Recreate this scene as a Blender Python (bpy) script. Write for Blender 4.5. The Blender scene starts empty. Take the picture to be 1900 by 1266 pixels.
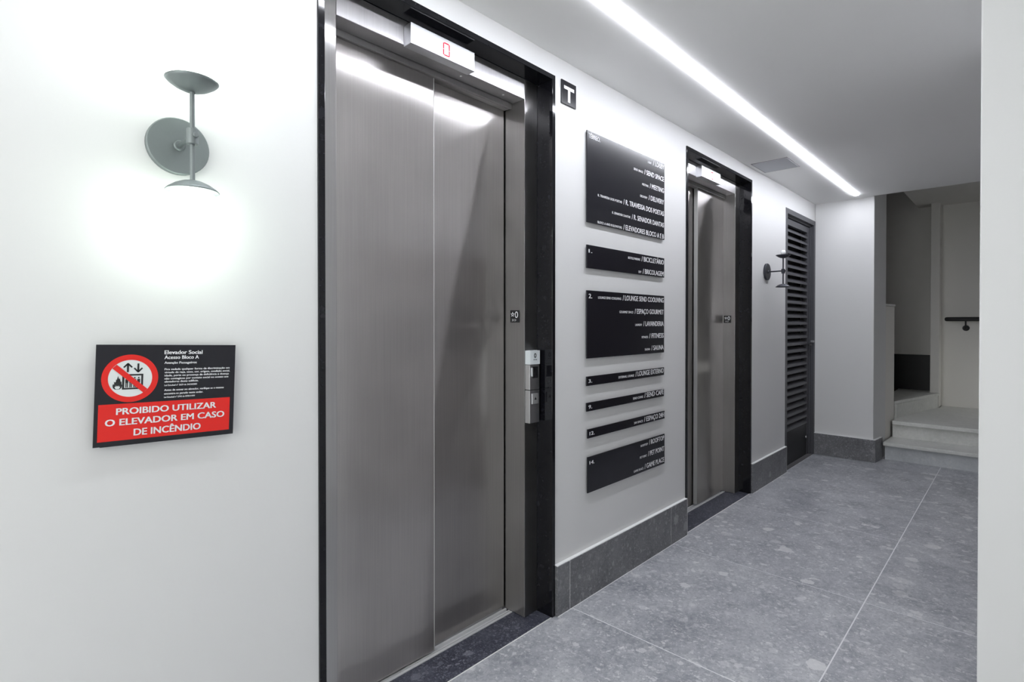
import bpy, bmesh, math, random
from mathutils import Vector, Matrix
random.seed(7)
SC = bpy.context.scene
COL = SC.collection
PI = math.pi

# ------------------------------------------------------------------ camera
F_PX = 996.897
cam_data = bpy.data.cameras.new('camera')
cam_data.sensor_width = 36.0
cam_data.lens = 36.0 * F_PX / 1900.0
cam_data.shift_y = -24.6865 / 1900.0
cam_data.clip_start = 0.02
cam = bpy.data.objects.new('camera', cam_data)
cam.location = (0.0, -1.3861, 1.2)
cam.rotation_euler = (PI / 2 - 0.0083, 0.0, 0.7599015 - PI / 2)
COL.objects.link(cam)
SC.camera = cam

# ------------------------------------------------------------------ world, exposure
world = bpy.data.worlds.new('world')
SC.world = world
world.use_nodes = True
world.node_tree.nodes['Background'].inputs[0].default_value = (0.02, 0.02, 0.022, 1)
world.node_tree.nodes['Background'].inputs[1].default_value = 1.0
SC.view_settings.view_transform = 'Standard'
SC.view_settings.look = 'None'
SC.view_settings.gamma = 1.0
SC.view_settings.use_curve_mapping = False
SC.view_settings.exposure = 0.98
STRIP_POWER = 28.0        # emission of the recessed ceiling strip
GLOBE_POWER = 4.3        # emission of the sconce globes
REAR_FILL_POWER = 3.0          # added fill panel on the ceiling behind the camera
FILL_POWER = 1.75        # emission of the added fill screen behind the camera

# ------------------------------------------------------------------ material helpers
def new_mat(name):
    m = bpy.data.materials.new(name)
    m.use_nodes = True
    nt = m.node_tree
    b = nt.nodes['Principled BSDF']
    return m, nt, b

def plain(name, col, rough=0.5, metal=0.0, spec=0.5, bump=None):
    m, nt, b = new_mat(name)
    b.inputs['Base Color'].default_value = (*col, 1)
    b.inputs['Roughness'].default_value = rough
    b.inputs['Metallic'].default_value = metal
    b.inputs['Specular IOR Level'].default_value = spec
    if bump:
        sc, st = bump
        n = nt.nodes.new('ShaderNodeTexNoise'); n.inputs['Scale'].default_value = sc; n.inputs['Detail'].default_value = 6
        g = nt.nodes.new('ShaderNodeNewGeometry')
        nt.links.new(g.outputs['Position'], n.inputs['Vector'])
        bp = nt.nodes.new('ShaderNodeBump'); bp.inputs['Strength'].default_value = st; bp.inputs['Distance'].default_value = 0.002
        nt.links.new(n.outputs['Fac'], bp.inputs['Height'])
        nt.links.new(bp.outputs['Normal'], b.inputs['Normal'])
    return m

def emit(name, col, strength):
    m = bpy.data.materials.new(name); m.use_nodes = True
    nt = m.node_tree; nt.nodes.clear()
    e = nt.nodes.new('ShaderNodeEmission'); e.inputs[0].default_value = (*col, 1); e.inputs[1].default_value = strength
    o = nt.nodes.new('ShaderNodeOutputMaterial'); nt.links.new(e.outputs[0], o.inputs[0])
    return m

def mixcol(nt, fac, a, b):
    n = nt.nodes.new('ShaderNodeMix'); n.data_type = 'RGBA'
    for sock, v in ((n.inputs[0], fac), (n.inputs[6], a), (n.inputs[7], b)):
        if hasattr(v, 'is_output'): nt.links.new(v, sock)
        elif isinstance(v, (int, float)): sock.default_value = v
        else: sock.default_value = (*v, 1)
    return n.outputs[2]

def ramp(nt, src, stops):
    r = nt.nodes.new('ShaderNodeValToRGB')
    while len(r.color_ramp.elements) < len(stops): r.color_ramp.elements.new(0.5)
    for e, (p, c) in zip(r.color_ramp.elements, stops):
        e.position = p; e.color = (c, c, c, 1) if isinstance(c, (int, float)) else (*c, 1)
    nt.links.new(src, r.inputs[0])
    return r.outputs[0]

def stone(name, dark, mid, light, clast, rough, scale=1.0, amount=1.0, bump=0.2):
    """grey conglomerate porcelain: mottled ground with pale angular clasts of several sizes"""
    m, nt, b = new_mat(name)
    geo = nt.nodes.new('ShaderNodeNewGeometry')
    oi = nt.nodes.new('ShaderNodeObjectInfo')
    off = nt.nodes.new('ShaderNodeVectorMath'); off.operation = 'SCALE'; off.inputs[0].default_value = (7.3, 3.1, 5.7)
    nt.links.new(oi.outputs['Random'], off.inputs['Scale'])
    add = nt.nodes.new('ShaderNodeVectorMath'); add.operation = 'ADD'
    nt.links.new(geo.outputs['Position'], add.inputs[0]); nt.links.new(off.outputs[0], add.inputs[1])
    P = add.outputs[0]
    def noise(s, d=5, r=0.6, w=0.0):
        n = nt.nodes.new('ShaderNodeTexNoise'); n.inputs['Scale'].default_value = s * scale
        n.inputs['Detail'].default_value = d; n.inputs['Roughness'].default_value = r; n.inputs['Distortion'].default_value = w
        nt.links.new(P, n.inputs['Vector']); return n
    n1 = noise(5, 7, 0.65); n2 = noise(42, 6, 0.7)
    warp = nt.nodes.new('ShaderNodeVectorMath'); warp.operation = 'MULTIPLY_ADD'
    nw = noise(30, 4, 0.7)
    nt.links.new(nw.outputs['Color'], warp.inputs[0]); warp.inputs[1].default_value = (0.040 / scale, 0.055 / scale, 0.04 / scale)
    nt.links.new(P, warp.inputs[2])
    c = ramp(nt, n1.outputs['Fac'], [(0.32, dark), (0.52, mid), (0.72, light)])
    f2 = ramp(nt, n2.outputs['Fac'], [(0.42, 0.0), (0.62, 1.0)])
    c = mixcol(nt, f2, c, mixcol(nt, 0.5, c, light))
    f3 = ramp(nt, noise(95, 4, 0.7).outputs['Fac'], [(0.38, 1.0), (0.5, 0.0)])
    c = mixcol(nt, f3, c, mixcol(nt, 0.45, c, dark))
    for s, thr, am in ((120, 0.36, 0.5), (60, 0.34, 0.55), (30, 0.22, 0.6), (13, 0.085, 0.65)):
        v = nt.nodes.new('ShaderNodeTexVoronoi'); v.inputs['Scale'].default_value = s * scale
        v.inputs['Randomness'].default_value = 1.0
        nt.links.new(warp.outputs[0], v.inputs['Vector'])
        sep = nt.nodes.new('ShaderNodeSeparateColor'); nt.links.new(v.outputs['Color'], sep.inputs[0])
        pick = nt.nodes.new('ShaderNodeMath'); pick.operation = 'LESS_THAN'; nt.links.new(sep.outputs[0], pick.inputs[0]); pick.inputs[1].default_value = thr * amount
        dd = nt.nodes.new('ShaderNodeMath'); dd.operation = 'LESS_THAN'
        md = nt.nodes.new('ShaderNodeMath'); md.operation = 'MULTIPLY_ADD'; nt.links.new(sep.outputs[1], md.inputs[0]); md.inputs[1].default_value = 0.35; md.inputs[2].default_value = 0.18
        nt.links.new(v.outputs['Distance'], dd.inputs[0]); nt.links.new(md.outputs[0], dd.inputs[1])
        mu = nt.nodes.new('ShaderNodeMath'); mu.operation = 'MULTIPLY'; nt.links.new(pick.outputs[0], mu.inputs[0]); nt.links.new(dd.outputs[0], mu.inputs[1])
        m2 = nt.nodes.new('ShaderNodeMath'); m2.operation = 'MULTIPLY'; nt.links.new(mu.outputs[0], m2.inputs[0]); 
        m3 = nt.nodes.new('ShaderNodeMath'); m3.operation = 'MULTIPLY_ADD'; nt.links.new(sep.outputs[2], m3.inputs[0]); m3.inputs[1].default_value = am * 0.7; m3.inputs[2].default_value = am * 0.3
        nt.links.new(m3.outputs[0], m2.inputs[1])
        c = mixcol(nt, m2.outputs[0], c, clast)
    nt.links.new(c, b.inputs['Base Color'])
    b.inputs['Roughness'].default_value = rough
    bp = nt.nodes.new('ShaderNodeBump'); bp.inputs['Strength'].default_value = bump; bp.inputs['Distance'].default_value = 0.001
    nt.links.new(n2.outputs['Fac'], bp.inputs['Height']); nt.links.new(bp.outputs['Normal'], b.inputs['Normal'])
    return m

def steel(name, col, rough, tangent, aniso=0.85, wave=0.0, wide=0.35, mix=0.72):
    m, nt, b = new_mat(name)
    b.inputs['Metallic'].default_value = 1.0
    b.inputs['Anisotropic'].default_value = aniso
    geo = nt.nodes.new('ShaderNodeNewGeometry')
    t = nt.nodes.new('ShaderNodeVectorMath'); t.operation = 'CROSS_PRODUCT'
    nt.links.new(geo.outputs['True Normal'], t.inputs[0]); t.inputs[1].default_value = tangent
    nt.links.new(t.outputs[0], b.inputs['Tangent'])
    mp = nt.nodes.new('ShaderNodeMapping'); nt.links.new(geo.outputs['Position'], mp.inputs[0])
    mp.inputs['Scale'].default_value = (260, 260, 3)
    n = nt.nodes.new('ShaderNodeTexNoise'); n.inputs['Scale'].default_value = 1.0; n.inputs['Detail'].default_value = 3
    nt.links.new(mp.outputs[0], n.inputs['Vector'])
    n2 = nt.nodes.new('ShaderNodeTexNoise'); n2.inputs['Scale'].default_value = 3.0; n2.inputs['Detail'].default_value = 2
    nt.links.new(geo.outputs['Position'], n2.inputs['Vector'])
    c1 = ramp(nt, n.outputs['Fac'], [(0.3, tuple(x * 0.96 for x in col)), (0.7, tuple(min(1, x * 1.04) for x in col))])
    c2 = ramp(nt, n2.outputs['Fac'], [(0.35, 0.88), (0.65, 1.0)])
    mm = nt.nodes.new('ShaderNodeMix'); mm.data_type = 'RGBA'; mm.blend_type = 'MULTIPLY'; mm.inputs[0].default_value = 1
    nt.links.new(c1, mm.inputs[6]); nt.links.new(c2, mm.inputs[7])
    nt.links.new(mm.outputs[2], b.inputs['Base Color'])
    rr = nt.nodes.new('ShaderNodeMapRange'); nt.links.new(n2.outputs['Fac'], rr.inputs[0])
    rr.inputs[1].default_value = 0.3; rr.inputs[2].default_value = 0.7; rr.inputs[3].default_value = rough * 0.9; rr.inputs[4].default_value = rough * 1.15
    nt.links.new(rr.outputs[0], b.inputs['Roughness'])
    if wave:
        n3 = nt.nodes.new('ShaderNodeTexNoise'); n3.inputs['Scale'].default_value = 1.6; n3.inputs['Detail'].default_value = 1
        nt.links.new(geo.outputs['Position'], n3.inputs['Vector'])
        bp = nt.nodes.new('ShaderNodeBump'); bp.inputs['Strength'].default_value = 1.0; bp.inputs['Distance'].default_value = wave
        nt.links.new(n3.outputs['Fac'], bp.inputs['Height']); nt.links.new(bp.outputs['Normal'], b.inputs['Normal'])
    gl = nt.nodes.new('ShaderNodeBsdfAnisotropic'); gl.inputs['Roughness'].default_value = wide; gl.inputs['Anisotropy'].default_value = 0.88
    nt.links.new(mm.outputs[2], gl.inputs['Color']); nt.links.new(t.outputs[0], gl.inputs['Tangent'])
    mx = nt.nodes.new('ShaderNodeMixShader'); mx.inputs[0].default_value = mix
    nt.links.new(b.outputs[0], mx.inputs[1]); nt.links.new(gl.outputs[0], mx.inputs[2])
    nt.links.new(mx.outputs[0], nt.nodes['Material Output'].inputs['Surface'])
    return m

M = {}
M['wall'] = plain('wall_paint', (0.75, 0.75, 0.748), 0.7, bump=(60, 0.12))
M['ceiling'] = plain('ceiling_paint', (0.90, 0.895, 0.885), 0.8, bump=(40, 0.05))
M['shade_plaster'] = plain('shade_brown_plaster', (0.16, 0.13, 0.10), 0.8)  # darkened brown keeps the stairwell side in shade, with little bounce
M['dark_panel'] = plain('added_brown_panel', (0.13, 0.105, 0.095), 0.55)  # for added panels that darken the far door's reflection
M['taupe'] = plain('added_taupe_panel', (0.33, 0.305, 0.29), 0.6)
M['plaster'] = plain('stair_plaster', (0.79, 0.77, 0.73), 0.8, bump=(30, 0.1))
M['caulk'] = plain('white_caulk', (0.86, 0.86, 0.86), 0.5)
M['grout'] = plain('pale_grout', (0.84, 0.84, 0.86), 0.8)
M['tile'] = stone('grey_stone_tile', (0.225, 0.235, 0.268), (0.385, 0.395, 0.43), (0.55, 0.56, 0.585), (0.80, 0.80, 0.80), 0.36)
M['base'] = stone('dark_stone_skirting', (0.105, 0.105, 0.115), (0.160, 0.160, 0.172), (0.225, 0.225, 0.235), (0.38, 0.38, 0.39), 0.4, 1.3, 1.1)
M['step'] = stone('pale_step_stone', (0.60, 0.61, 0.58), (0.70, 0.705, 0.68), (0.77, 0.77, 0.75), (0.80, 0.80, 0.78), 0.45, 0.6, 0.3)
M['riser'] = stone('grey_riser_stone', (0.48, 0.50, 0.52), (0.56, 0.58, 0.60), (0.64, 0.66, 0.68), (0.7, 0.7, 0.7), 0.5, 0.6, 0.3)
M['granite'] = stone('black_polished_granite', (0.004, 0.004, 0.006), (0.006, 0.006, 0.008), (0.009, 0.009, 0.012), (0.02, 0.02, 0.026), 0.08, 2.0, 0.3, 0.0)
M['granite'].node_tree.nodes['Principled BSDF'].inputs['Specular IOR Level'].default_value = 0.35
M['granite_floor'] = stone('dark_granite_threshold', (0.020, 0.022, 0.038), (0.045, 0.048, 0.07), (0.11, 0.115, 0.15), (0.28, 0.285, 0.33), 0.3, 2.2, 1.5)
M['brown_floor'] = plain('brown_landing_floor', (0.10, 0.07, 0.045), 0.6)
M['door_steel'] = steel('brushed_door_steel', (0.60, 0.575, 0.56), 0.18, (0.05, 0.02, 1), 1.0, 0.003)
M['header_steel'] = steel('brushed_header_steel', (0.62, 0.61, 0.62), 0.35, (1, 0.02, 0.05), 0.8, 0.0, 0.6, 0.6)
M['frame_steel'] = steel('brushed_frame_steel', (0.54, 0.53, 0.525), 0.17, (0.05, 0.02, 1), 1.0)
M['sill_steel'] = plain('aluminium_sill', (0.80, 0.80, 0.81), 0.45, 0.35)
M['box_steel'] = plain('satin_box_steel', (0.70, 0.71, 0.73), 0.30, 1.0)
M['edge_steel'] = plain('edge_highlight_steel', (0.62, 0.62, 0.61), 0.55, 0.3)
M['white_plate'] = plain('pale_plate', (0.75, 0.80, 0.82), 0.35)
M['black_plastic'] = plain('black_plastic', (0.012, 0.012, 0.014), 0.25)
M['acrylic'] = plain('black_acrylic', (0.009, 0.009, 0.014), 0.2)
M['white_print'] = plain('white_print', (0.82, 0.82, 0.84), 0.5)
M['red_print'] = plain('red_print', (0.80, 0.018, 0.012), 0.35)
M['black_print'] = plain('black_print', (0.015, 0.017, 0.018), 0.4)
M['disc_white'] = plain('white_disc_print', (0.78, 0.82, 0.82), 0.4)
M['sconce'] = plain('haze_paled_metal', (0.25, 0.28, 0.28), 0.5, 0.7, bump=(90, 0.2))  # metal lightened to imitate glow and haze around the lit globes
M['sconce_dark'] = plain('dark_bronze_metal', (0.055, 0.057, 0.07), 0.45, 0.7, bump=(90, 0.2))
M['black_metal'] = plain('charcoal_painted_metal', (0.068, 0.069, 0.079), 0.42)
M['black_matt'] = plain('black_matt', (0.012, 0.012, 0.014), 0.5)
M['void'] = plain('dark_void', (0.01, 0.01, 0.01), 0.9)
M['vent'] = plain('grey_hatch_paint', (0.56, 0.57, 0.60), 0.7)
M['vent_edge'] = plain('hatch_frame_paint', (0.30, 0.29, 0.31), 0.7)  # darker grey for the hatch frame
M['alu'] = plain('aluminium', (0.75, 0.75, 0.76), 0.35, 0.8)
M['strip'] = emit('strip_diffuser_glow', (0.91, 0.93, 1.0), STRIP_POWER)
M['globe'] = emit('opal_globe_glow', (0.86, 1.0, 0.87), GLOBE_POWER)
M['down'] = emit('rear_fill_glow', (1.0, 0.985, 0.95), REAR_FILL_POWER)
M['fill_glow'] = emit('fill_screen_glow', (0.97, 1.0, 0.98), FILL_POWER)
M['stair_glow'] = emit('stair_fill_glow', (0.97, 1.0, 0.97), 1.9)
M['led'] = emit('red_digit_glow', (1.0, 0.06, 0.10), 0.8)
M['bulb'] = plain('frosted_bulb', (0.85, 0.86, 0.86), 0.4)
M['handle'] = plain('satin_handle', (0.5, 0.5, 0.52), 0.3, 1.0)

# ------------------------------------------------------------------ mesh helpers
def bx(bm, x0, x1, y0, y1, z0, z1):
    x0, x1 = min(x0, x1), max(x0, x1); y0, y1 = min(y0, y1), max(y0, y1); z0, z1 = min(z0, z1), max(z0, z1)
    v = [bm.verts.new((x, y, z)) for x in (x0, x1) for y in (y0, y1) for z in (z0, z1)]
    for f in ((0, 1, 3, 2), (4, 6, 7, 5), (0, 4, 5, 1), (2, 3, 7, 6), (0, 2, 6, 4), (1, 5, 7, 3)):
        bm.faces.new([v[i] for i in f])

def prism(bm, pts, z0, z1):
    lo = [bm.verts.new((x, y, z0)) for x, y in pts]; hi = [bm.verts.new((x, y, z1)) for x, y in pts]
    n = len(pts)
    bm.faces.new(lo[::-1]); bm.faces.new(hi)
    for i in range(n): bm.faces.new((lo[i], lo[(i + 1) % n], hi[(i + 1) % n], hi[i]))

def lathe(bm, prof, seg=32, center=(0, 0, 0), axis='Z'):
    """prof: list of (r, h) from bottom to top; closes at r = 0"""
    rings = []
    def tr(x, y, z):
        if axis == 'Z': p = (x, y, z)
        elif axis == 'Y': p = (x, z, y)
        else: p = (z, x, y)
        return (p[0] + center[0], p[1] + center[1], p[2] + center[2])
    for r, h in prof:
        if r < 1e-6: rings.append([bm.verts.new(tr(0, 0, h))])
        else: rings.append([bm.verts.new(tr(r * math.cos(2 * PI * i / seg), r * math.sin(2 * PI * i / seg), h)) for i in range(seg)])
    for a, b in zip(rings[:-1], rings[1:]):
        for i in range(seg):
            j = (i + 1) % seg
            if len(a) == 1 and len(b) == 1: continue
            if len(a) == 1: bm.faces.new((a[0], b[i], b[j]))
            elif len(b) == 1: bm.faces.new((a[i], a[j], b[0]))
            else: bm.faces.new((a[i], a[j], b[j], b[i]))

def root_of(o):
    while o.parent: o = o.parent
    return o

def obj(name, bm, mat, parent=None, bevel=0.0, smooth=False, label=None):
    bmesh.ops.recalc_face_normals(bm, faces=bm.faces[:])
    me = bpy.data.meshes.new(name); bm.to_mesh(me); bm.free()
    return obj_from_mesh(name, me, mat, parent, bevel, smooth, label)

def obj_from_mesh(name, me, mat, parent=None, bevel=0.0, smooth=False, label=None):
    me.materials.clear(); me.materials.append(mat)
    o = bpy.data.objects.new(name, me); COL.objects.link(o)
    if parent is not None:
        off = root_of(parent).location
        if parent.parent is None or True:
            me.transform(Matrix.Translation(-Vector(off)))
        o.parent = parent
    else:
        co = [v.co for v in me.vertices]
        lo = Vector([min(c[i] for c in co) for i in range(3)]); hi = Vector([max(c[i] for c in co) for i in range(3)])
        c = Vector(((lo.x + hi.x) / 2, (lo.y + hi.y) / 2, lo.z))
        me.transform(Matrix.Translation(-c)); o.location = c
    if smooth:
        for p in me.polygons: p.use_smooth = True
    if bevel:
        md = o.modifiers.new('bevel', 'BEVEL'); md.width = bevel; md.segments = 2; md.limit_method = 'ANGLE'; md.harden_normals = False
    if label: o['label'] = label
    return o

def one(name, mat, dims, parent=None, bevel=0.0, label=None):
    bm = bmesh.new(); bx(bm, *dims); return obj(name, bm, mat, parent, bevel, label=label)

def thing(name, loc, label, cat, group=None, kind=None):
    o = bpy.data.objects.new(name, None); COL.objects.link(o); o.location = loc; o.empty_display_size = 0.1
    tag(o, label, cat, group, kind); return o

def tag(o, label, cat, group=None, kind=None):
    o['label'] = label; o['category'] = cat
    if group: o['group'] = group
    if kind: o['kind'] = kind
    return o

def struct(o, label=None, cat=None):
    o['kind'] = 'structure'
    if label: o['label'] = label
    if cat: o['category'] = cat
    return o

# text: a filled font outline turned into a mesh, fitted between x0 and x1 with a given capital height
_cap = {}
def text_mesh(txt, bold=0.0, extrude=0.0):
    c = bpy.data.curves.new('t', 'FONT'); c.body = txt; c.size = 1.0; c.offset = bold; c.extrude = extrude
    c.resolution_u = 3; c.fill_mode = 'FRONT' if not extrude else 'BOTH'
    o = bpy.data.objects.new('t', c); COL.objects.link(o)
    dg = bpy.context.evaluated_depsgraph_get(); dg.update()
    me = bpy.data.meshes.new_from_object(o.evaluated_get(dg))
    bpy.data.objects.remove(o); bpy.data.curves.remove(c)
    return me

def cap_height(bold):
    if bold not in _cap:
        me = text_mesh('H', 0.0); _cap[bold] = max(v.co.y for v in me.vertices) - min(v.co.y for v in me.vertices)
        bpy.data.meshes.remove(me)
    return _cap[bold]

def add_text(bm, txt, x0, x1, base, cap, place, bold=0.0, lift=0.0):
    """place(u, v, w) -> world point; u to the right, v up, w towards the reader. x1 None keeps the natural width"""
    me = text_mesh(txt, 0.0)
    xs = [v.co.x for v in me.vertices]; a, b = min(xs), max(xs)
    sy = cap / cap_height(bold)
    sx = sy if x1 is None else (x1 - x0) / (b - a)
    tmp = bmesh.new(); tmp.from_mesh(me); bpy.data.meshes.remove(me)
    for q, (sh, sv) in enumerate(((-0.028, -0.010), (-0.028, 0.010), (0.0, 0.0), (0.028, -0.010), (0.028, 0.010)) if bold else ((0.0, 0.0),)):
        vm = {}
        for v in tmp.verts: vm[v] = bm.verts.new(place(x0 + (v.co.x - a + sh) * sx, base + (v.co.y + sv) * sy, lift + 0.00005 * q))
        for f in tmp.faces:
            try: bm.faces.new([vm[v] for v in f.verts])
            except ValueError: pass
    tmp.free()

def add_poly(bm, pts, place, lift=0.0):
    bm.faces.new([bm.verts.new(place(u, v, lift)) for u, v in pts])

def add_rect(bm, u0, u1, v0, v1, place, lift=0.0):
    add_poly(bm, [(u0, v0), (u1, v0), (u1, v1), (u0, v1)], place, lift)

def flat_obj(name, bm, mat, parent, normal, label=None):
    """flat print: make every face look towards the reader, keep faces as given otherwise"""
    bm.normal_update()
    fl = [f for f in bm.faces if f.normal.dot(Vector(normal)) < 0]
    if fl: bmesh.ops.reverse_faces(bm, faces=fl)
    me = bpy.data.meshes.new(name); bm.to_mesh(me); bm.free()
    return obj_from_mesh(name, me, mat, parent, label=label)

# ================================================================== SETTING
H_CEIL = 2.29
XB = -1.7          # wall behind the camera
YR = -1.6          # wall opposite the elevators
E1 = (0.694, 1.709); E2 = (2.888, 3.903); LV = (4.656, 5.500)
HT = 2.205         # top of the granite surrounds
# --- main wall with the two lift openings and the louvred door
bm = bmesh.new()
T = 0.24
bx(bm, XB, E1[0], 0, T, 0, 2.45)
bx(bm, E1[0], E1[1], 0, T, HT, 2.45)
bx(bm, E1[1], E2[0], 0, T, 0, 2.45)
bx(bm, E2[0], E2[1], 0, T, HT, 2.45)
bx(bm, E2[1], LV[0], 0, T, 0, 2.45)
bx(bm, LV[0], 5.505, 0, T, 2.135, 2.45)
bx(bm, 5.505, 5.62, 0, T, 0, 2.45)
struct(obj('wall_left', bm, M['wall']), 'long white painted wall holding both elevators and the louvred door', 'wall')
struct(one('wall_shaft', M['void'], (0.55, 5.6, 0.245, 0.285, 0, 2.4)), 'dark shaft wall hidden behind the elevator doors', 'wall')
# --- end wall with the stub that runs towards the stairs
bm = bmesh.new()
prism(bm, [(5.5, -0.001), (5.5, -0.458), (5.837, -0.492), (5.837, -0.375), (5.62, -0.352), (5.62, -0.001)], 0, 2.62)
struct(obj('wall_end', bm, M['wall'], bevel=0.003), 'narrow white wall closing the lobby beside the stair opening', 'wall')
bm = bmesh.new()
prism(bm, [(5.838, -0.492), (6.105, -0.518), (6.105, -0.40), (5.838, -0.375)], 0, 1.355)
lw = obj('wall_stair_parapet', bm, M['plaster'], bevel=0.004)
struct(lw, 'low plastered parapet wall beside the stairs', 'wall')
bm = bmesh.new()
prism(bm, [(5.838, -0.488), (6.118, -0.525), (6.118, -0.39), (5.838, -0.37)], 1.357, 1.378)
obj('coping', bm, M['step'], lw, bevel=0.006)
# stairwell walls
bm = bmesh.new(); bx(bm, 7.4, 7.5, YR - 0.1, 1.1, 0, 3.4)
struct(obj('wall_stairwell', bm, M['plaster']), 'beige grey plaster wall at the back of the stairs, handrail on it', 'wall')
struct(one('wall_stair_side', M['shade_plaster'], (5.62, 7.4, 1.0, 1.1, 0.4, 3.4)), 'plaster wall closing the dark side of the stairwell', 'wall')
struct(one('wall_stair_near', M['shade_plaster'], (5.62, 5.70, -0.3, 1.0, 0.4, 3.4)), 'plaster wall of the stairwell behind the lobby end wall', 'wall')
pil = struct(one('trim_pilaster', M['plaster'], (7.2, 7.4, -0.752, -0.675, 0.31, 3.0), bevel=0.004), 'slim plaster pilaster at the corner of the stairwell', 'pilaster')
struct(one('trim_dark_dado', M['black_matt'], (7.385, 7.4, -0.671, 0.95, 0.465, 0.853), bevel=0.002), 'black dado panel low on the stairwell wall', 'dado')
# right side of the lobby
struct(one('wall_right', M['wall'], (XB, 7.4, YR - 0.1, YR, 0, 3.4)), 'white wall facing the elevators', 'wall')
struct(one('wall_pier', M['wall'], (1.6, 2.9, YR, -1.3155, 0, H_CEIL), bevel=0.003), 'white pier edge standing at the right side of the view', 'wall')
cl = thing('trim_1', (3.5, -1.45, 0), 'added taupe and brown panels facing the elevators, darkening the door reflections', 'wall panelling', kind='structure')  # panelling added to darken what the steel doors mirror
one('panel', M['taupe'], (1.76, 2.904, -1.3153, -1.3105, 0.0005, 1.70), cl)
for k in range(3):
    one('panel', M['dark_panel'], (2.906 + 0.8 * k, 2.903 + 0.8 * (k + 1), YR + 0.0005, YR + 0.006, 0.0005, 2.0), cl, 0.001)
struct(one('wall_back', M['wall'], (XB - 0.1, XB, YR - 0.1, 0.24, 0, 2.45)), 'white wall closing the lobby on the near side', 'wall')
# glowing screen added behind the viewer to brighten pier, end wall and ceiling
wn = thing('fill_screen', (XB + 0.01, -0.85, 0.2), 'added glowing fill screen behind the viewer, out of view', 'window', kind='structure')
one('pane', M['fill_glow'], (XB + 0.004, XB + 0.010, -1.50, -0.20, 0.25, 2.15), wn)
bm = bmesh.new()
for d in ((-1.54, -1.50, 0.21, 2.19), (-0.20, -0.16, 0.21, 2.19), (-0.87, -0.83, 0.25, 2.15), (-1.50, -0.20, 0.21, 0.25), (-1.50, -0.20, 2.15, 2.19)):
    bx(bm, XB + 0.0005, XB + 0.03, *d)
obj('frame', bm, M['alu'], wn)
# ceilings
bm = bmesh.new()
SY0, SY1 = -0.374, -0.337      # slot of the strip light
bx(bm, XB, 5.47, YR, SY0, H_CEIL, 2.5); bx(bm, XB, 5.47, SY1, -0.0005, H_CEIL, 2.5)
bx(bm, XB, 5.47, SY0, SY1, H_CEIL + 0.03, 2.5); bx(bm, 5.345, 5.47, SY0, SY1, H_CEIL, H_CEIL + 0.03)
bx(bm, 5.47, 5.4995, -0.45, -0.0005, H_CEIL, 2.5)
struct(obj('ceiling', bm, M['ceiling']), 'plain white painted lobby ceiling', 'ceiling')
struct(one('ceiling_stairs', M['plaster'], (5.4705, 7.4, YR, -0.545, 2.47, 2.56)), 'dim plaster ceiling over the first stairs', 'ceiling')
struct(one('ceiling_stairwell', M['plaster'], (5.47, 7.5, YR - 0.1, 1.1, 3.4, 3.5)), 'upper ceiling of the stairwell', 'ceiling')
# --- floor: grout bed with one object per tile
fl = struct(one('floor', M['grout'], (XB, 5.70, YR, 0.0, -0.06, -0.0008)), 'grey stone tiled lobby floor with pale grout lines', 'floor')
struct(one('floor_landing', M['brown_floor'], (5.70, 7.4, -0.372, 1.0, 0.38, 0.464)), 'dark brown floor beyond the stairs', 'floor')
g = 0.0023
xs = [XB] + [1.81 + 0.9 * k for k in range(-3, 5)] + [5.688]
for i in range(len(xs) - 1):
    x0, x1 = xs[i] + g, xs[i + 1] - g
    for (y0, y1) in ((-0.9 + g, -0.003), (YR, -0.9 - g)):
        bm = bmesh.new()
        if i == len(xs) - 2 and y1 > -0.5:
            prism(bm, [(x0, y0), (x1, y0), (x1, -0.478), (5.498, -0.46), (5.498, y1), (x0, y1)], -0.012, 0.0)
        else:
            bx(bm, x0, x1, y0, y1, -0.012, 0.0)
        obj('tile', bm, M['tile'], fl, bevel=0.0006)

# --- skirting of dark stone with a white line on top, caulk with the lit edge painted in
def skirting(name, x0, x1, joints, label):
    r = thing(name, ((x0 + x1) / 2, -0.008, 0), label, 'skirting', kind='structure')
    ed = [x0] + [j for j in joints if x0 < j < x1] + [x1]
    for a, b in zip(ed[:-1], ed[1:]):
        one('stone_strip', M['base'], (a + (0.0020 if a != x0 else -0.0002), b - (0.0020 if b != x1 else 0.0015), -0.0175, -0.0005, 0.0014, 0.2048), r, 0.0012)
    bm = bmesh.new()
    for xx in ed[1:-1]: bx(bm, xx - 0.0019, xx + 0.0019, -0.0160, -0.0006, 0.001, 0.2047)
    bx(bm, x1 - 0.0012, x1 + 0.0012, -0.0172, -0.0004, 0.001, 0.206)
    bx(bm, x0, x1, -0.0200, -0.0158, 0.0002, 0.0012)
    obj('joint_filler', bm, M['caulk'], r)
    bm = bmesh.new()
    prism(bm, [(x0, -0.0166), (x1, -0.0166), (x1, -0.0003), (x0, -0.0003)], 0.2052, 0.2085)
    obj('lit_caulk_line', bm, M['caulk'], r)
    return r
skirting('baseboard_left', XB + 0.001, E1[0] - 0.002, [-0.89, 0.01], 'dark stone baseboard left of the large elevator')
skirting('baseboard_middle', E1[1] + 0.002, E2[0] - 0.006, [1.795, 2.69], 'dark stone baseboard between the two elevators')
skirting('baseboard_far', E2[1] + 0.002, LV[0] - 0.004, [4.50], 'dark stone baseboard between the far elevator and the louvred door')
r = thing('baseboard_end', (5.49, -0.25, 0), 'dark stone baseboard wrapping the corner before the stairs', 'skirting', kind='structure')
one('stone_strip', M['base'], (5.481, 5.4995, -0.4765, -0.002, 0.001, 0.193), r, 0.0012)
bm = bmesh.new(); prism(bm, [(5.5005, -0.4765), (5.5005, -0.459), (5.685, -0.4775), (5.685, -0.4965)], 0.001, 0.193)
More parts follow.
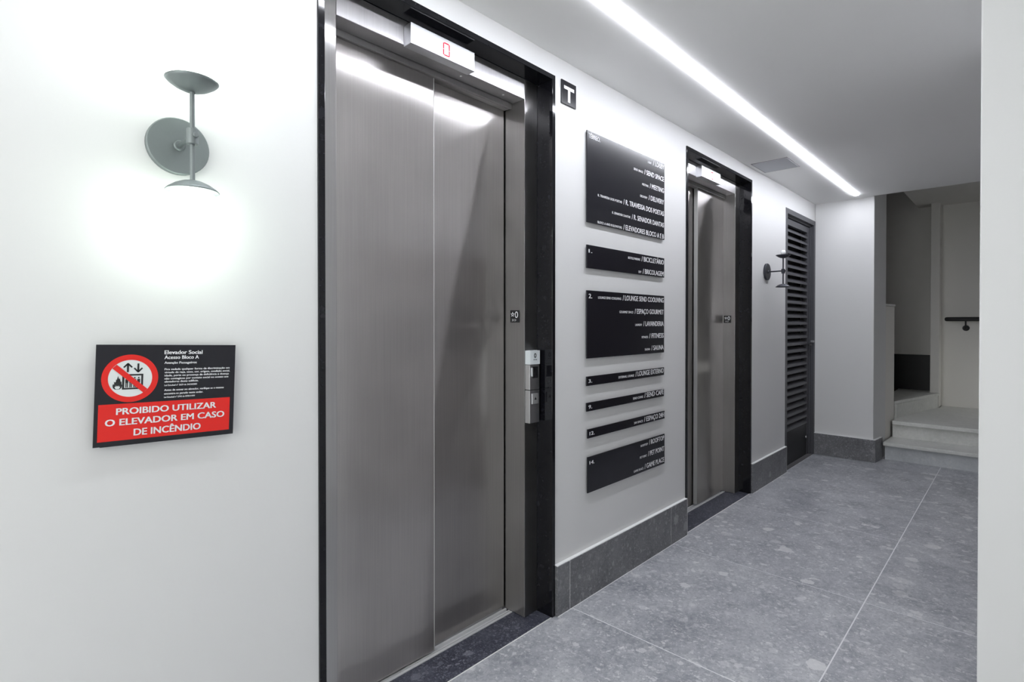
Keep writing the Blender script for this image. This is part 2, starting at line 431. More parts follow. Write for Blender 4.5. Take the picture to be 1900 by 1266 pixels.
obj('stone_strip', bm, M['base'], r, 0.0012)
bm = bmesh.new(); prism(bm, [(5.482, -0.002), (5.482, -0.4755), (5.685, -0.496), (5.685, -0.478), (5.4998, -0.459), (5.4998, -0.002)], 0.1932, 0.1965)
obj('lit_caulk_line', bm, M['caulk'], r)

# ================================================================== STAIRS
st = thing('staircase', (5.9, -1.0, 0), 'pale stone steps rising behind the end wall of the lobby', 'stairs')
yl = lambda x: -0.458 - 0.1 * (x - 5.5) - 0.003
ST0 = YR + 0.002
def slab(pts, z0, z1, mat, name, bev=0.004):
    bm = bmesh.new(); prism(bm, pts, z0, z1); return obj(name, bm, M[mat], st, bev)
slab([(5.691, ST0), (5.691, -0.512), (5.72, -0.512), (5.72, ST0)], 0.001, 0.1245, 'riser', 'riser', 0.001)
slab([(5.655, ST0), (5.655, -0.503), (6.0, -0.513), (6.0, ST0)], 0.125, 0.156, 'step', 'tread', 0.005)
slab([(5.978, ST0), (5.978, -0.525), (6.01, -0.525), (6.01, ST0)], 0.1565, 0.2735, 'step', 'riser', 0.001)
slab([(5.945, ST0), (5.945, -0.527), (6.12, -0.532), (6.12, -0.40), (7.19, -0.40), (7.19, -0.755), (7.398, -0.755), (7.398, ST0)], 0.274, 0.31, 'step', 'tread', 0.005)
# winder step: riser runs obliquely towards the pilaster
slab([(6.150, -0.530), (6.150, -0.41), (7.19, -0.41), (7.19, -0.745)], 0.3105, 0.437, 'step', 'riser', 0.001)
slab([(6.140, -0.520), (6.128, -0.405), (7.398, -0.375), (7.398, -0.67), (7.198, -0.67), (7.198, -0.758)], 0.4375, 0.465, 'step', 'tread', 0.004)
one('infill', M['void'], (6.012, 7.39, -1.59, -0.55, 0.001, 0.2735), st)
# --- handrail on the back wall
hr = thing('handrail', (7.32, -1.1, 1.22), 'black tubular handrail on the stairwell wall', 'handrail')
bm = bmesh.new()
lathe(bm, [(0, -0.782), (0.012, -0.784), (0.019, -0.790), (0.022, -0.80), (0.022, YR + 0.006), (0, YR + 0.006)][::-1], 20, (7.335, 0, 1.243), 'Y')
obj('rail', bm, M['black_matt'], hr, smooth=True)
for yb in (-0.955, -1.45):
    bm = bmesh.new()
    lathe(bm, [(0, -0.10), (0.007, -0.10), (0.007, -0.018), (0, -0.018)], 12, (7.335, yb, 1.243), 'Z')
    lathe(bm, [(0, 0), (0.007, 0), (0.007, 0.062), (0, 0.062)], 12, (7.332, yb, 1.149), 'X')
    lathe(bm, [(0, 0), (0.030, 0.0), (0.030, 0.006), (0, 0.008)], 20, (7.392, yb, 1.149), 'X')
    lathe(bm, [(0, -0.012), (0.012, -0.010), (0.014, 0), (0.012, 0.010), (0, 0.012)], 12, (7.335, yb, 1.149), 'Z')
    obj('bracket', bm, M['black_matt'], hr, smooth=False)

# unseen glowing panel added to lift the steps and the stairwell wall
sp_ = thing('stair_fill_light', (7.0, YR, 0.54), 'added unseen fill light low on the stairwell wall', 'step light')
one('diffuser', M['stair_glow'], (6.75, 7.25, YR + 0.0005, YR + 0.008, 0.55, 0.67), sp_)
bm = bmesh.new()
for d in ((6.74, 6.75, 0.54, 0.68), (7.25, 7.26, 0.54, 0.68), (6.75, 7.25, 0.54, 0.55), (6.75, 7.25, 0.67, 0.68)):
    bx(bm, d[0], d[1], YR + 0.0005, YR + 0.012, d[2], d[3])
obj('frame', bm, M['alu'], sp_)

# ================================================================== CEILING LIGHT AND HATCH
sl = thing('strip_light', (2.0, -0.3555, H_CEIL), 'long thin white LED strip recessed in the ceiling along the elevator wall', 'ceiling light')
one('diffuser', M['strip'], (0.12, 5.335, -0.3705, -0.3405, H_CEIL - 0.006, H_CEIL + 0.004), sl)
bm = bmesh.new()
bx(bm, 0.115, 5.34, -0.3735, -0.3715, H_CEIL - 0.001, H_CEIL + 0.026); bx(bm, 0.115, 5.34, -0.3395, -0.3375, H_CEIL - 0.001, H_CEIL + 0.026)
bx(bm, 0.115, 5.34, -0.3715, -0.3395, H_CEIL + 0.024, H_CEIL + 0.026)
obj('profile', bm, M['caulk'], sl)
vt = thing('ceiling_hatch', (3.93, -0.145, H_CEIL), 'small pale grey square access hatch in the ceiling between far elevator and strip light', 'hatch')
VX0, VX1, VY0, VY1 = 3.80, 4.083, -0.262, -0.03
one('panel', M['vent'], (VX0 + 0.006, VX1 - 0.006, VY0 + 0.006, VY1 - 0.006, H_CEIL - 0.004, H_CEIL - 0.0002), vt, 0.001)
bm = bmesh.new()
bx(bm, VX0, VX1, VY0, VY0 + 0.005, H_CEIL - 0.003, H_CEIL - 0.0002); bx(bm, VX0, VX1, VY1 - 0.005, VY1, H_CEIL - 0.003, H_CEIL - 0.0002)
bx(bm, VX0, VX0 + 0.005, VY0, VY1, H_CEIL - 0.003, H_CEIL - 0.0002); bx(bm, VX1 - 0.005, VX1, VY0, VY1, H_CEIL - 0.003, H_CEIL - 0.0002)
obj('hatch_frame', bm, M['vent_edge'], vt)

# ================================================================== ELEVATORS
def elevator(name, dx, mirror, box_x, label):
    """built for the first entrance (x = 0.694 .. 1.709) and shifted by dx; mirror swaps the two sliding leaves"""
    r = thing(name, (1.2015 + dx, 0.07, 0), label, 'elevator', group='elevator entrances in the white wall')
    def X(x): return x + dx
    def XM(x): return (1.2045 - (x - 1.1995)) + dx if mirror else x + dx
    one('granite_jamb', M['granite'], (X(0.6945), X(0.7135), -0.006, 0.115, 0.001, HT - 0.0205), r, 0.001)
    one('granite_jamb', M['granite'], (X(1.6895), X(1.7085), -0.006, 0.115, 0.001, HT - 0.0205), r, 0.001)
    one('granite_lintel', M['granite'], (X(0.6945), X(1.7085), -0.006, 0.115, HT - 0.020, HT - 0.0005), r, 0.001)
    one('steel_jamb', M['frame_steel'], (X(0.714), X(0.790), 0.074, 0.215, 0.004, HT - 0.021), r, 0.0015)
    one('steel_jamb', M['frame_steel'], (X(1.610), X(1.689), 0.074, 0.215, 0.004, HT - 0.021), r, 0.0015)
    hd = one('steel_header', M['header_steel'], (X(0.7905), X(1.6095), 0.074, 0.140, 2.103, HT - 0.021), r, 0.0015)
    one('header_return', M['frame_steel'], (X(0.7905), X(1.6095), 0.143, 0.155, 2.084, HT - 0.021), r, 0.001)
    f0, f1 = sorted((XM(0.792), XM(1.215)))
    b0, b1 = sorted((XM(1.190), XM(1.605)))
    fb0, fb1 = sorted((XM(0.792), XM(1.606)))
    one('header_return', M['frame_steel'], (b0 if not mirror else X(0.7905), b1 if not mirror else XM(1.215), 0.1555, 0.1835, 2.084, HT - 0.03), r)
    one('door_leaf', M['door_steel'], (f0, f1, 0.157, 0.180, 0.010, 2.14), r, 0.0022)
    one('door_leaf', M['door_steel'], (b0, b1, 0.186, 0.208, 0.010, 2.14), r, 0.0012)
    e0, e1 = (f0 - 0.0004, f0 + 0.0022) if mirror else (f1 - 0.0022, f1 + 0.0004)
    one('edge_strip', M['edge_steel'], (e0, e1, 0.1562, 0.181, 0.010, 2.139), r, label='folded edge of the front leaf, highlight painted in pale steel')  # paler steel stands in for the bevel highlight at the seam
    one('threshold', M['granite_floor'], (X(0.714), X(1.689), 0.0015, 0.140, -0.02, 0.002), r, 0.001, label='dark speckled granite threshold')
    one('joint_filler', M['caulk'], (X(0.714), X(1.689), -0.0022, 0.0012, -0.01, 0.0008), r)
    bm = bmesh.new()
    bx(bm, X(0.7905), X(1.6095), 0.1405, 0.215, -0.02, -0.010)
    for y0, y1 in ((0.1405, 0.1515), (0.1545, 0.1620), (0.1750, 0.1835), (0.2005, 0.215)):
        bx(bm, X(0.7905), X(1.6095), y0, y1, -0.010, 0.0035)
    obj('sill', bm, M['sill_steel'], r, label='grooved aluminium door track')
    fi = thing_part('floor_indicator', r)
    ib = one('indicator_box', M['box_steel'], (box_x - 0.146, box_x + 0.130, 0.034, 0.0735, 2.096, 2.163), r, 0.0015, label='pale steel floor indicator box')
    bm = bmesh.new()
    pl = lambda u, v, w: (box_x + u, 0.034 - w, 2.1265 + v)
    # segments of the digit 0 with its lower bars
    t = 0.0045
    for u0, u1, v0, v1 in ((-0.010, 0.010, 0.018, 0.018 + t), (-0.010, 0.010, -0.022, -0.022 + t), (-0.010 - t, -0.010, 0.0, 0.020), (0.010, 0.010 + t, 0.0, 0.020), (-0.010 - t, -0.010, -0.020, -0.002), (0.010, 0.010 + t, -0.020, -0.002)):
        add_rect(bm, u0, u1, v0, v1, pl, 0.0006)
    flat_obj('digit', bm, M['led'], ib, (0, -1, 0), 'dim red lit digit')
    for sx in (1.30, 1.52):
        bm = bmesh.new()
        lathe(bm, [(0, 0), (0.005, 0), (0.004, -0.0018), (0, -0.002)], 12, (X(sx), 0.106, 2.1027), 'Z')
        obj('screw', bm, M['sill_steel'], r)
    # floor plate on the reveal of the right jamb: star, 0 and braille dots
    xr = X(1.6095)
    sp = one('floor_plate', M['black_plastic'], (xr - 0.002, xr, 0.101, 0.152, 1.203, 1.2535), r, 0.0008, label='small black plate with star, 0 and braille')
    bm = bmesh.new()
    pr = lambda u, v, w: (xr - 0.002 - w, 0.152 - u, 1.203 + v)
    cx, cy = 0.0145, 0.033
    star = [(cx + (0.0115 if k % 2 == 0 else 0.0048) * math.sin(PI * k / 5), cy + (0.0115 if k % 2 == 0 else 0.0048) * math.cos(PI * k / 5)) for k in range(10)]
    inner = [(cx + (u - cx) * 0.52, cy + (v - cy) * 0.52) for u, v in star]
    for k in range(10):
        j = (k + 1) % 10
        add_poly(bm, [star[k], star[j], inner[j], inner[k]], pr, 0.0005)
    ov = [(0.036 + 0.0088 * math.cos(2 * PI * k / 20), 0.032 + 0.0135 * math.sin(2 * PI * k / 20)) for k in range(20)]
    oi = [(0.036 + 0.0050 * math.cos(2 * PI * k / 20), 0.032 + 0.0095 * math.sin(2 * PI * k / 20)) for k in range(20)]
    for k in range(20):
        j = (k + 1) % 20
        add_poly(bm, [ov[k], ov[j], oi[j], oi[k]], pr, 0.0005)
    for u, v in ((0.013, 0.013), (0.017, 0.010), (0.013, 0.007), (0.022, 0.013), (0.022, 0.007), (0.029, 0.013), (0.033, 0.010), (0.029, 0.007)):
        add_rect(bm, u - 0.0014, u + 0.0014, v - 0.0014, v + 0.0014, pr, 0.0006)
    flat_obj('plate_symbols', bm, M['white_print'], sp, (-1, 0, 0))
    return r
def thing_part(*a): return None
elevator('elevator', 0.0, False, 1.172, 'large brushed steel elevator entrance in black granite frame nearest the fire sign')
elevator('elevator', 2.194, True, 3.321, 'smaller looking far elevator between the black floor signs and the louvred door')

# --- call station on the right steel jamb of the near elevator
cs = thing('call_panel', (1.642, 0.062, 0.796), 'slim steel call button box on the right jamb of the near elevator', 'call panel')
one('upper_housing', M['box_steel'], (1.613, 1.672, 0.048, 0.0735, 0.931, 1.032), cs, 0.0012)
one('lower_housing', M['box_steel'], (1.613, 1.672, 0.048, 0.0735, 0.796, 0.929), cs, 0.0012)
wp = one('notice_plate', M['white_plate'], (1.613, 1.674, 0.0465, 0.0735, 1.033, 1.089), cs, 0.001, label='pale plate with a small symbol on top')
pc = lambda u, v, w: (1.613 + u, 0.0465 - w, 1.033 + v)
bm = bmesh.new()
ov = [(0.031 + 0.0075 * math.cos(2 * PI * k / 20), 0.036 + 0.0095 * math.sin(2 * PI * k / 20)) for k in range(20)]
oi = [(0.031 + 0.0035 * math.cos(2 * PI * k / 20), 0.036 + 0.0055 * math.sin(2 * PI * k / 20)) for k in range(20)]
for k in range(20): add_poly(bm, [ov[k], ov[(k + 1) % 20], oi[(k + 1) % 20], oi[k]], pc, 0.0005)
add_rect(bm, 0.0205, 0.029, 0.018, 0.0205, pc, 0.0005); add_rect(bm, 0.032, 0.042, 0.018, 0.0205, pc, 0.0005)
flat_obj('plate_symbols', bm, M['black_print'], wp, (0, -1, 0))
rd = one('reader', M['black_plastic'], (1.627, 1.659, 0.0445, 0.048, 0.978, 1.024), cs, 0.001, label='dark oval reader window')
bm = bmesh.new(); bx(bm, 1.625, 1.6285, 0.0435, 0.048, 0.985, 1.020); obj('reader_rim', bm, M['box_steel'], rd)
bt = one('call_button', M['alu'], (1.626, 1.662, 0.045, 0.048, 0.873, 0.915), cs, 0.001, label='square call button')
bm = bmesh.new()
pb = lambda u, v, w: (1.644 + u, 0.045 - w, 0.894 + v)
add_poly(bm, [(-0.007, -0.004), (0.007, -0.004), (0, 0.008)], pb, 0.0006)
flat_obj('arrow_mark', bm, M['black_print'], bt, (0, -1, 0))

# ================================================================== LOUVRED DOOR
dr = thing('door_1', (5.08, 0.05, 0), 'dark charcoal louvred metal door in the corner beside the end wall', 'door', kind='structure')
bm = bmesh.new()
bx(bm, 4.6565, 4.700, -0.003, 0.10, 0.0, 2.134); bx(bm, 5.462, 5.5045, -0.003, 0.10, 0.0, 2.134); bx(bm, 4.7005, 5.4615, -0.003, 0.10, 2.092, 2.134)
obj('door_frame', bm, M['black_metal'], dr, 0.0015)
bm = bmesh.new()
bx(bm, 4.7005, 4.712, 0.022, 0.10, 0.0, 2.0915); bx(bm, 5.446, 5.4615, 0.022, 0.10, 0.0, 2.0915); bx(bm, 4.7125, 5.4455, 0.022, 0.10, 2.078, 2.0915)
obj('door_stop', bm, M['black_metal'], dr, 0.001)
ZL0, ZL1 = 0.285, 2.022
for n, d in (('stile', (4.716, 4.762, 0.034, 0.072, 0.006, 2.072)), ('stile', (5.395, 5.441, 0.034, 0.072, 0.006, 2.072)), ('top_rail', (4.7625, 5.3945, 0.034, 0.072, ZL1, 2.072)), ('bottom_panel', (4.7625, 5.3945, 0.038, 0.072, 0.006, ZL0))):
    one(n, M['black_matt' if n == 'bottom_panel' else 'black_metal'], d, dr, 0.0012)
NS = 29; pitch = (ZL1 - ZL0) / NS
sbm = bmesh.new()
prof = [(0.0345, 0.004), (0.0345, 0.020), (0.070, 0.049), (0.070, 0.046), (0.037, 0.018), (0.037, 0.004)]
lo = [sbm.verts.new((4.763, y, z)) for y, z in prof]; hi = [sbm.verts.new((5.394, y, z)) for y, z in prof]
sbm.faces.new(lo); sbm.faces.new(hi[::-1])
for i in range(6): sbm.faces.new((lo[i], hi[i], hi[(i + 1) % 6], lo[(i + 1) % 6]))
s0 = obj('slat', sbm, M['black_metal'], dr)
s0.location.z = ZL0
for k in range(1, NS):
    c = s0.copy(); COL.objects.link(c); c.parent = dr; c.location.z = ZL0 + k * pitch
one('shade_backing', M['void'], (4.701, 5.461, 0.11, 0.118, 0, 2.13), dr)  # near-black sheet stands for the darkness seen between the slats
bm = bmesh.new()
lathe(bm, [(0, 0.004), (0.011, 0.004), (0.011, 0.034), (0, 0.034)], 16, (5.42, 0, 1.005), 'Y')
bx(bm, 5.335, 5.425, 0.001, 0.010, 0.998, 1.012)
obj('lever_handle', bm, M['black_matt'], dr, 0.001)
one('strike', M['handle'], (5.447, 5.470, -0.006, 0.021, 1.025, 1.043), dr, 0.001, label='small bright strike plate')
bm = bmesh.new(); lathe(bm, [(0, 0.034), (0.012, 0.034), (0.011, 0.026), (0, 0.025)], 16, (5.36, 0, 0.17), 'Y')
obj('lock', bm, M['handle'], dr)

# ================================================================== SIGNS
PW = lambda x0, z0, yf: (lambda u, v, w: (x0 + u, yf - w, z0 + v))
WORLDP = lambda yf: (lambda u, v, w: (u, yf - w, v))
# floor letter sign
ts = thing('floor_letter_sign', (1.7985, -0.004, 2.110), 'small square black sign with white letter T by the large elevator', 'sign')
one('board', M['acrylic'], (1.749, 1.848, -0.006, -0.0005, 2.110, 2.207), ts, 0.0006)
bm = bmesh.new()
pl = WORLDP(-0.006)
add_rect(bm, 1.764, 1.833, 2.172, 2.186, pl, 0.0006); add_rect(bm, 1.7905, 1.8065, 2.122, 2.1725, pl, 0.0006)
flat_obj('letter', bm, M['white_print'], ts, (0, -1, 0))

YF = -0.011
boards = [
 # z0, z1, number, label, lines: (big, slash x, small, small x, baseline)
 (1.641, 2.040, 'TÉRREO.', 'tall black directory board at the top, headed TÉRREO', [
   ('/ LOBBY', 2.493, 'Lobby', 2.440, 2.008), ('/ SEND SPACE', 2.408, 'Send Space', 2.306, 1.946), ('/ MEETING', 2.462, 'Meeting', 2.386, 1.886),
   ('/ DELIVERY', 2.451, 'Delivery', 2.367, 1.825), ('/ R. TRAVESSA DOS POETAS', 2.214, 'R. Travessa dos Poetas', 2.002, 1.765),
   ('/ R. SENADOR DANTAS', 2.289, 'R. Senador Dantas', 2.117, 1.705), ('/ ELEVADORES BLOCO A E B', 2.214, 'Block A and B Elevators', 2.000, 1.645)]),
 (1.441, 1.543, '1.', 'slim black directory board numbered 1 with BICICLETÁRIO', [
   ('/ BICICLETÁRIO', 2.382, 'Bicycle Parking', 2.256, 1.509), ('/ BRICOLAGEM', 2.394, 'DIY', 2.353, 1.448)]),
 (1.046, 1.344, '2.', 'large black directory board numbered 2 with five lines from LOUNGE to SAUNA', [
   ('/ LOUNGE SEND COOLIVING', 2.209, 'Lounge Send Cooliving', 2.005, 1.309), ('/ ESPAÇO GOURMET', 2.318, 'Gourmet Space', 2.180, 1.247),
   ('/ LAVANDERIA', 2.401, 'Laundry', 2.323, 1.186), ('/ FITNESS', 2.460, 'Fitness', 2.385, 1.124), ('/ SAUNA', 2.482, 'Sauna', 2.415, 1.062)]),
 (0.926, 0.967, '3.', 'narrow black directory strip numbered 3 reading LOUNGE EXTERNO', [('/ LOUNGE EXTERNO', 2.327, 'External Lounge', 2.174, 0.939)]),
 (0.814, 0.852, '9.', 'narrow black directory strip numbered 9 reading SEND CAFÉ', [('/ SEND CAFÉ', 2.413, 'Send Coffee', 2.303, 0.826)]),
 (0.695, 0.735, '12.', 'narrow black directory strip numbered 12 reading ESPAÇO 24H', [('/ ESPAÇO 24H', 2.410, '24h Space', 2.313, 0.705)]),
 (0.455, 0.613, '14.', 'lowest black directory board numbered 14 with ROOFTOP and two more lines', [
   ('/ ROOFTOP', 2.460, 'Rooftop', 2.377, 0.582), ('/ PET POINT', 2.450, 'Pet Point', 2.369, 0.525), ('/ GAME PLACE', 2.416, 'Game Place', 2.311, 0.467)]),
]
for i, (z0, z1, num, lab, lines) in enumerate(boards):
    x0, x1 = (1.920, 2.616) if i < 5 else (1.928, 2.624)
    r = thing('directory_sign', ((x0 + x1) / 2, YF / 2, z0), lab, 'sign', group='black directory signs between the elevators')
    one('board', M['acrylic'], (x0, x1, YF, -0.006, z0, z1), r, 0.0006)
    one('mount', M['black_plastic'], (x0 + 0.01, x1 - 0.01, -0.0058, -0.0005, z0 + 0.008, z1 - 0.008), r)
    pl = WORLDP(YF)
    capn = 0.019 if i in (0, 2) else 0.015
    topn = 0.034 if z1 - z0 > 0.05 else (z1 - z0 + capn) / 2
    bm = bmesh.new(); add_text(bm, num, x0 + 0.013, x0 + (0.098 if i == 0 else 0.016 + 0.011 * len(num)), (2.010 if i == 0 else z1 - topn), capn, pl, 0.02, 0.0006)
    flat_obj('floor_number', bm, M['white_print'], r, (0, -1, 0))
    for big, bx0, small, sx0, base in lines:
        c = 0.0235
        bm = bmesh.new(); add_text(bm, big, bx0, x1 - 0.008, base, c, pl, 0.018, 0.0006)
        flat_obj('lettering', bm, M['white_print'], r, (0, -1, 0))
        bm = bmesh.new(); add_text(bm, small.upper(), sx0, bx0 - 0.014, base + 0.001, 0.0105, pl, 0.02, 0.0006)
        flat_obj('small_lettering', bm, M['white_print'], r, (0, -1, 0))

# --- fire warning sign, slightly turned on the wall
ang = -0.033
FX, FZ, FY = 0.2032, 0.9445, -0.016
ca, sa = math.cos(ang), math.sin(ang)
pf = lambda u, v, w: (FX + u * ca - v * sa, FY - w, FZ + u * sa + v * ca)
fs = thing('fire_warning_sign', (0.337, FY / 2, 0.94), 'black and red sign reading PROIBIDO UTILIZAR O ELEVADOR EM CASO DE INCÊNDIO', 'sign')
def plate(name, u0, u1, v0, v1, w0, w1, mat, bev=0.0, label=None):
    bm = bmesh.new(); vs = [bm.verts.new(pf(u, v, w)) for u in (u0, u1) for w in (w0, w1) for v in (v0, v1)]
    for f in ((0, 1, 3, 2), (4, 6, 7, 5), (0, 4, 5, 1), (2, 3, 7, 6), (0, 2, 6, 4), (1, 5, 7, 3)): bm.faces.new([vs[i] for i in f])
    return obj(name, bm, mat, fs, bev, label=label)
SWD, SHT = 0.268, 0.212
plate('board', 0, SWD, 0, SHT, -0.004, 0, M['acrylic'], 0.0006)
plate('mount', 0.02, SWD - 0.02, 0.02, SHT - 0.02, -0.0155, -0.0042, M['black_plastic'])
plate('corner_clip', -0.0005, 0.011, -0.0008, 0.0012, -0.005, 0.0008, M['alu'], 0, 'bright clip at the lower left corner')
plate('red_panel', 0.0066, 0.2583, 0.0113, 0.088, 0.0001, 0.0006, M['red_print'], 0, 'red panel')
bm = bmesh.new()
cx, cz, R1, R2 = 0.0600, 0.1409, 0.0503, 0.0390
NSEG = 64
add_poly(bm, [(cx + R2 * 1.01 * math.cos(2 * PI * k / NSEG), cz + R2 * 1.01 * math.sin(2 * PI * k / NSEG)) for k in range(NSEG)], pf, 0.0006)
flat_obj('white_disc', bm, M['disc_white'], fs, (0, -1, 0))
bm = bmesh.new()
for k in range(NSEG):
    a, b = 2 * PI * k / NSEG, 2 * PI * (k + 1) / NSEG
    add_poly(bm, [(cx + R1 * math.cos(a), cz + R1 * math.sin(a)), (cx + R1 * math.cos(b), cz + R1 * math.sin(b)), (cx + R2 * math.cos(b), cz + R2 * math.sin(b)), (cx + R2 * math.cos(a), cz + R2 * math.sin(a))], pf, 0.0010)
p0 = Vector((0.0315, 0.1665)); p1 = Vector((0.0870, 0.1133)); d = (p1 - p0).normalized(); n = Vector((-d.y, d.x)) * 0.0053
add_poly(bm, [tuple(p0 + n), tuple(p0 - n), tuple(p1 - n), tuple(p1 + n)], pf, 0.0014)
flat_obj('prohibition_ring', bm, M['red_print'], fs, (0, -1, 0), 'red ring with a slash')
bm = bmesh.new()
L0 = 0.0009
def line(a, b, w):
    a = Vector(a); b = Vector(b); dd = (b - a).normalized(); nn = Vector((-dd.y, dd.x)) * w / 2
    add_poly(bm, [tuple(a + nn), tuple(a - nn), tuple(b - nn), tuple(b + nn)], pf, L0)
line((0.0548, 0.1540), (0.0548, 0.1705), 0.0036)
add_poly(bm, [(0.0548, 0.1735), (0.0522, 0.1712), (0.0574, 0.1712)], pf, L0)
line((0.0475, 0.1640), (0.0548, 0.1722), 0.0030); line((0.0622, 0.1640), (0.0548, 0.1722), 0.0030)
flat_obj('up_arrow', bm, M['black_print'], fs, (0, -1, 0)); bm = bmesh.new()
line((0.0732, 0.1722), (0.0732, 0.1560), 0.0036)
add_poly(bm, [(0.0732, 0.1527), (0.0706, 0.1552), (0.0758, 0.1552)], pf, L0)
line((0.0660, 0.1625), (0.0732, 0.1540), 0.0030); line((0.0806, 0.1625), (0.0732, 0.1540), 0.0030)
flat_obj('down_arrow', bm, M['black_print'], fs, (0, -1, 0)); bm = bmesh.new()
add_rect(bm, 0.0455, 0.0826, 0.1464, 0.1498, pf, L0); add_rect(bm, 0.0455, 0.0826, 0.1176, 0.1208, pf, L0)
add_rect(bm, 0.0455, 0.0492, 0.1208, 0.1464, pf, L0); add_rect(bm, 0.0790, 0.0826, 0.1208, 0.1464, pf, L0)
for k in range(4):
    u = 0.0535 + k * 0.0070
    for a in (0, 1):
        add_rect(bm, u - 0.0022 + a * 0.0026, u - 0.0004 + a * 0.0026, 0.1215, 0.132, pf, L0)
    add_rect(bm, u - 0.0026, u + 0.0026, 0.1315, 0.1392, pf, L0)
    add_poly(bm, [(u + 0.0015 * math.cos(2 * PI * q / 12), 0.1418 + 0.0016 * math.sin(2 * PI * q / 12)) for q in range(12)], pf, L0)
flat_obj('lift_cabin_symbol', bm, M['black_print'], fs, (0, -1, 0)); bm = bmesh.new()
flame = [(0.0332, 0.1185), (0.0300, 0.1215), (0.0290, 0.1262), (0.0300, 0.1310), (0.0308, 0.1285), (0.0318, 0.1300), (0.0314, 0.1352), (0.0334, 0.1330), (0.0345, 0.1345), (0.0350, 0.1395), (0.0362, 0.1385), (0.0382, 0.1470), (0.0396, 0.1410), (0.0404, 0.1398), (0.0412, 0.1425), (0.0424, 0.1370), (0.0430, 0.1338), (0.0444, 0.1352), (0.0446, 0.1300), (0.0456, 0.1262), (0.0446, 0.1215), (0.0414, 0.1185)]
add_poly(bm, flame, pf, L0)
flat_obj('flame_symbol', bm, M['black_print'], fs, (0, -1, 0))
bm = bmesh.new()
add_poly(bm, [(0.0350, 0.1192), (0.0330, 0.1218), (0.0328, 0.1245), (0.0342, 0.1235), (0.0350, 0.1270), (0.0364, 0.1240), (0.0376, 0.1262), (0.0388, 0.1240), (0.0400, 0.1268), (0.0408, 0.1235), (0.0420, 0.1245), (0.0418, 0.1215), (0.0398, 0.1192)], pf, 0.0012)
flat_obj('flame_core', bm, M['disc_white'], fs, (0, -1, 0))
lw_ = 0.0016
for txt, u0, u1, v, c, bo in (
    ('PROIBIDO UTILIZAR', 0.0373, 0.2280, 0.0655, 0.0132, 0.022), ('O ELEVADOR EM CASO', 0.0190, 0.2464, 0.0430, 0.0134, 0.022), ('DE INCÊNDIO', 0.0690, 0.1966, 0.0190, 0.0140, 0.022),
    ('Elevador Social', 0.1209, 0.1960, 0.1916, 0.0082, 0.025), ('Acesso Bloco A', 0.1210, 0.1888, 0.1808, 0.0076, 0.025), ('Atenção Passageiros', 0.1212, 0.1847, 0.1702, 0.0048, 0.012),
    ('Fica vedada qualquer forma de discriminação em', 0.1219, 0.2554, 0.1562, 0.0042, 0.012), ('virtude de raça, sexo, cor, origem, condição social,', 0.1220, 0.2561, 0.1493, 0.0042, 0.012),
    ('idade, porte ou presença de deficiência e doença', 0.1222, 0.2541, 0.1424, 0.0042, 0.012), ('não contagiosa por contato social no acesso aos', 0.1223, 0.2532, 0.1355, 0.0042, 0.012),
    ('elevadores deste edifício.', 0.1224, 0.1897, 0.1288, 0.0042, 0.012), ('Lei Estadual nº 3629 de 24/10/2001', 0.1225, 0.1864, 0.1212, 0.0034, 0.008),
    ('Antes de entrar no elevador, verifique se o mesmo', 0.1225, 0.2438, 0.1102, 0.0042, 0.012), ('encontra-se parado neste andar.', 0.1224, 0.1998, 0.1024, 0.0042, 0.012), ('Lei Estadual nº 2743 de 07/01/1999', 0.1225, 0.1830, 0.0950, 0.0034, 0.008)):
    bm = bmesh.new(); add_text(bm, txt, u0, u1, v, c, pf, bo, lw_ - 0.0006)
    flat_obj('lettering', bm, M['white_print'], fs, (0, -1, 0))

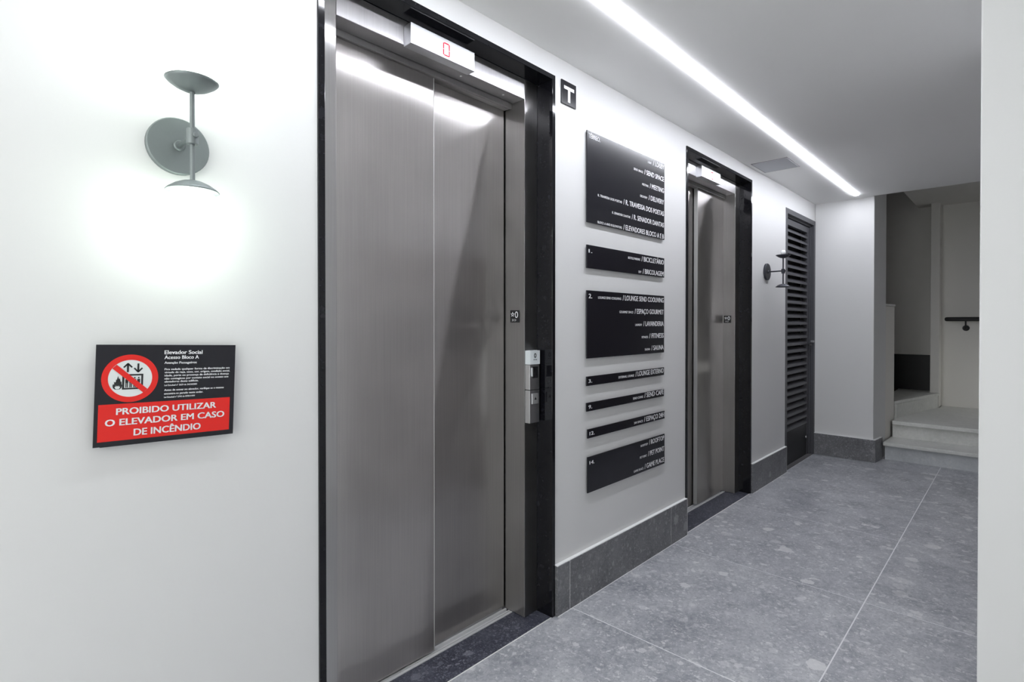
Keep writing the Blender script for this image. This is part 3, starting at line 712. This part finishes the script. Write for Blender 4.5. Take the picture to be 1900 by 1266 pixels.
# ================================================================== WALL LAMPS
def sconce(name, cx, cz, ya, label, metal, lit, grp='two armed wall lamps'):
    r = thing(name, (cx, 0, cz), label, 'wall lamp', group=grp)
    bm = bmesh.new()
    lathe(bm, [(0, -0.0005), (0.0625, -0.0005), (0.0625, -0.012), (0.0605, -0.0145), (0.0, -0.0150)], 48, (cx, 0, cz), 'Y')
    p = obj('backplate', bm, metal, r)
    bm = bmesh.new()
    lathe(bm, [(0, -0.0152), (0.012, -0.0152), (0.012, -0.019), (0.0095, -0.022), (0, -0.022)], 24, (cx, 0, cz), 'Y')
    obj('boss', bm, metal, p)
    bm = bmesh.new(); lathe(bm, [(0, -0.021), (0.0048, -0.021), (0.0048, ya + 0.011), (0, ya + 0.011)], 16, (cx, 0, cz), 'Y')
    obj('arm', bm, metal, r, smooth=False)
    bm = bmesh.new(); lathe(bm, [(0, -0.0165), (0.0105, -0.0165), (0.0115, -0.0155), (0.0115, 0.0155), (0.0105, 0.0165), (0, 0.0165)], 24, (cx, ya, cz - 0.002), 'Z')
    j = obj('joint', bm, metal, r)
    bm = bmesh.new(); lathe(bm, [(0, ya - 0.0105), (0.0058, ya - 0.0115), (0.0058, ya - 0.0150), (0.0045, ya - 0.0165), (0, ya - 0.0165)], 16, (cx + 0.003, 0, cz), 'Y')
    obj('thumb_screw', bm, metal, j)
    bm = bmesh.new(); lathe(bm, [(0, cz - 0.098), (0.0048, cz - 0.098), (0.0048, cz + 0.094), (0, cz + 0.094)], 16, (cx, ya, 0), 'Z')
    obj('rod', bm, metal, r)
    for s in (1, -1):
        zb = cz + (0.092 if s > 0 else -0.094)
        prof = [(0, 0), (0.009, 0.0005), (0.020, 0.0035), (0.034, 0.010), (0.046, 0.0185), (0.0505, 0.0235), (0.0490, 0.0245), (0.034, 0.0125), (0.020, 0.006), (0, 0.0035)]
        bm = bmesh.new(); lathe(bm, [(a, s * b) for a, b in prof], 40, (cx, ya, zb), 'Z')
        d = obj('dish', bm, metal, r, smooth=True)
        if lit:
            bm = bmesh.new()
            RG = 0.062
            pr = [(RG * math.sin(PI * q / 20), -RG * math.cos(PI * q / 20)) for q in range(21)]
            pr[0] = (0, -RG); pr[-1] = (0, RG)
            lathe(bm, [(a, b) for a, b in pr], 40, (cx, ya, zb + s * (0.016 + RG * 0.97)), 'Z')
            obj('globe', bm, M['globe'], r, smooth=True, label='glowing opal glass globe')
        else:
            bm = bmesh.new()
            lathe(bm, [(0, s * 0.004), (0.010, s * 0.004), (0.010, s * 0.024), (0, s * 0.024)], 20, (cx, ya, zb), 'Z')
            sk = obj('socket', bm, metal, d)
            if s > 0:
                bm = bmesh.new(); lathe(bm, [(0, 0.024), (0.012, 0.026), (0.017, 0.036), (0.017, 0.048), (0.010, 0.058), (0, 0.060)], 20, (cx, ya, zb), 'Z')
                obj('bulb', bm, M['bulb'], r, smooth=True, label='small white frosted bulb')
    return r
sconce('wall_sconce', 0.361, 1.597, -0.109, 'lit two globe wall lamp above the fire warning sign', M['sconce'], True)
sconce('wall_sconce', 4.205, 1.582, -0.118, 'unlit dark wall lamp without globes beside the louvred door', M['sconce_dark'], False)

# ================================================================== STRIPS SEEN ONLY IN REFLECTIONS, ADDED FILL LIGHT
for i, (z0, z1) in enumerate(((0.990, 1.040), (1.053, 1.103), (1.116, 1.166), (1.212, 1.255), (1.264, 1.322))):
    o = one('wall_sign_strip', M['acrylic'], (1.80, 2.88, -1.3103, -1.3094, z0, z1), None)
    tag(o, 'black sign strip on the pier facing the elevators, ' + ('lowest', 'second lowest', 'middle', 'second highest', 'highest')[i] + ' of five', 'sign', 'black strips on the pier')
lp = thing('rear_fill_light', (-0.9, -1.0, H_CEIL), 'added square fill light on the ceiling behind the viewer', 'ceiling light')  # unseen panel, added to light the near end of the lobby
one('diffuser', M['down'], (-1.25, -0.65, -1.3, -0.7, H_CEIL - 0.012, H_CEIL - 0.0005), lp)
bm = bmesh.new()
bx(bm, -1.27, -0.63, -1.32, -1.301, H_CEIL - 0.014, H_CEIL - 0.0005); bx(bm, -1.27, -0.63, -0.699, -0.68, H_CEIL - 0.014, H_CEIL - 0.0005)
bx(bm, -1.27, -1.251, -1.3005, -0.6995, H_CEIL - 0.014, H_CEIL - 0.0005); bx(bm, -0.649, -0.63, -1.3005, -0.6995, H_CEIL - 0.014, H_CEIL - 0.0005)
obj('frame', bm, M['alu'], lp)
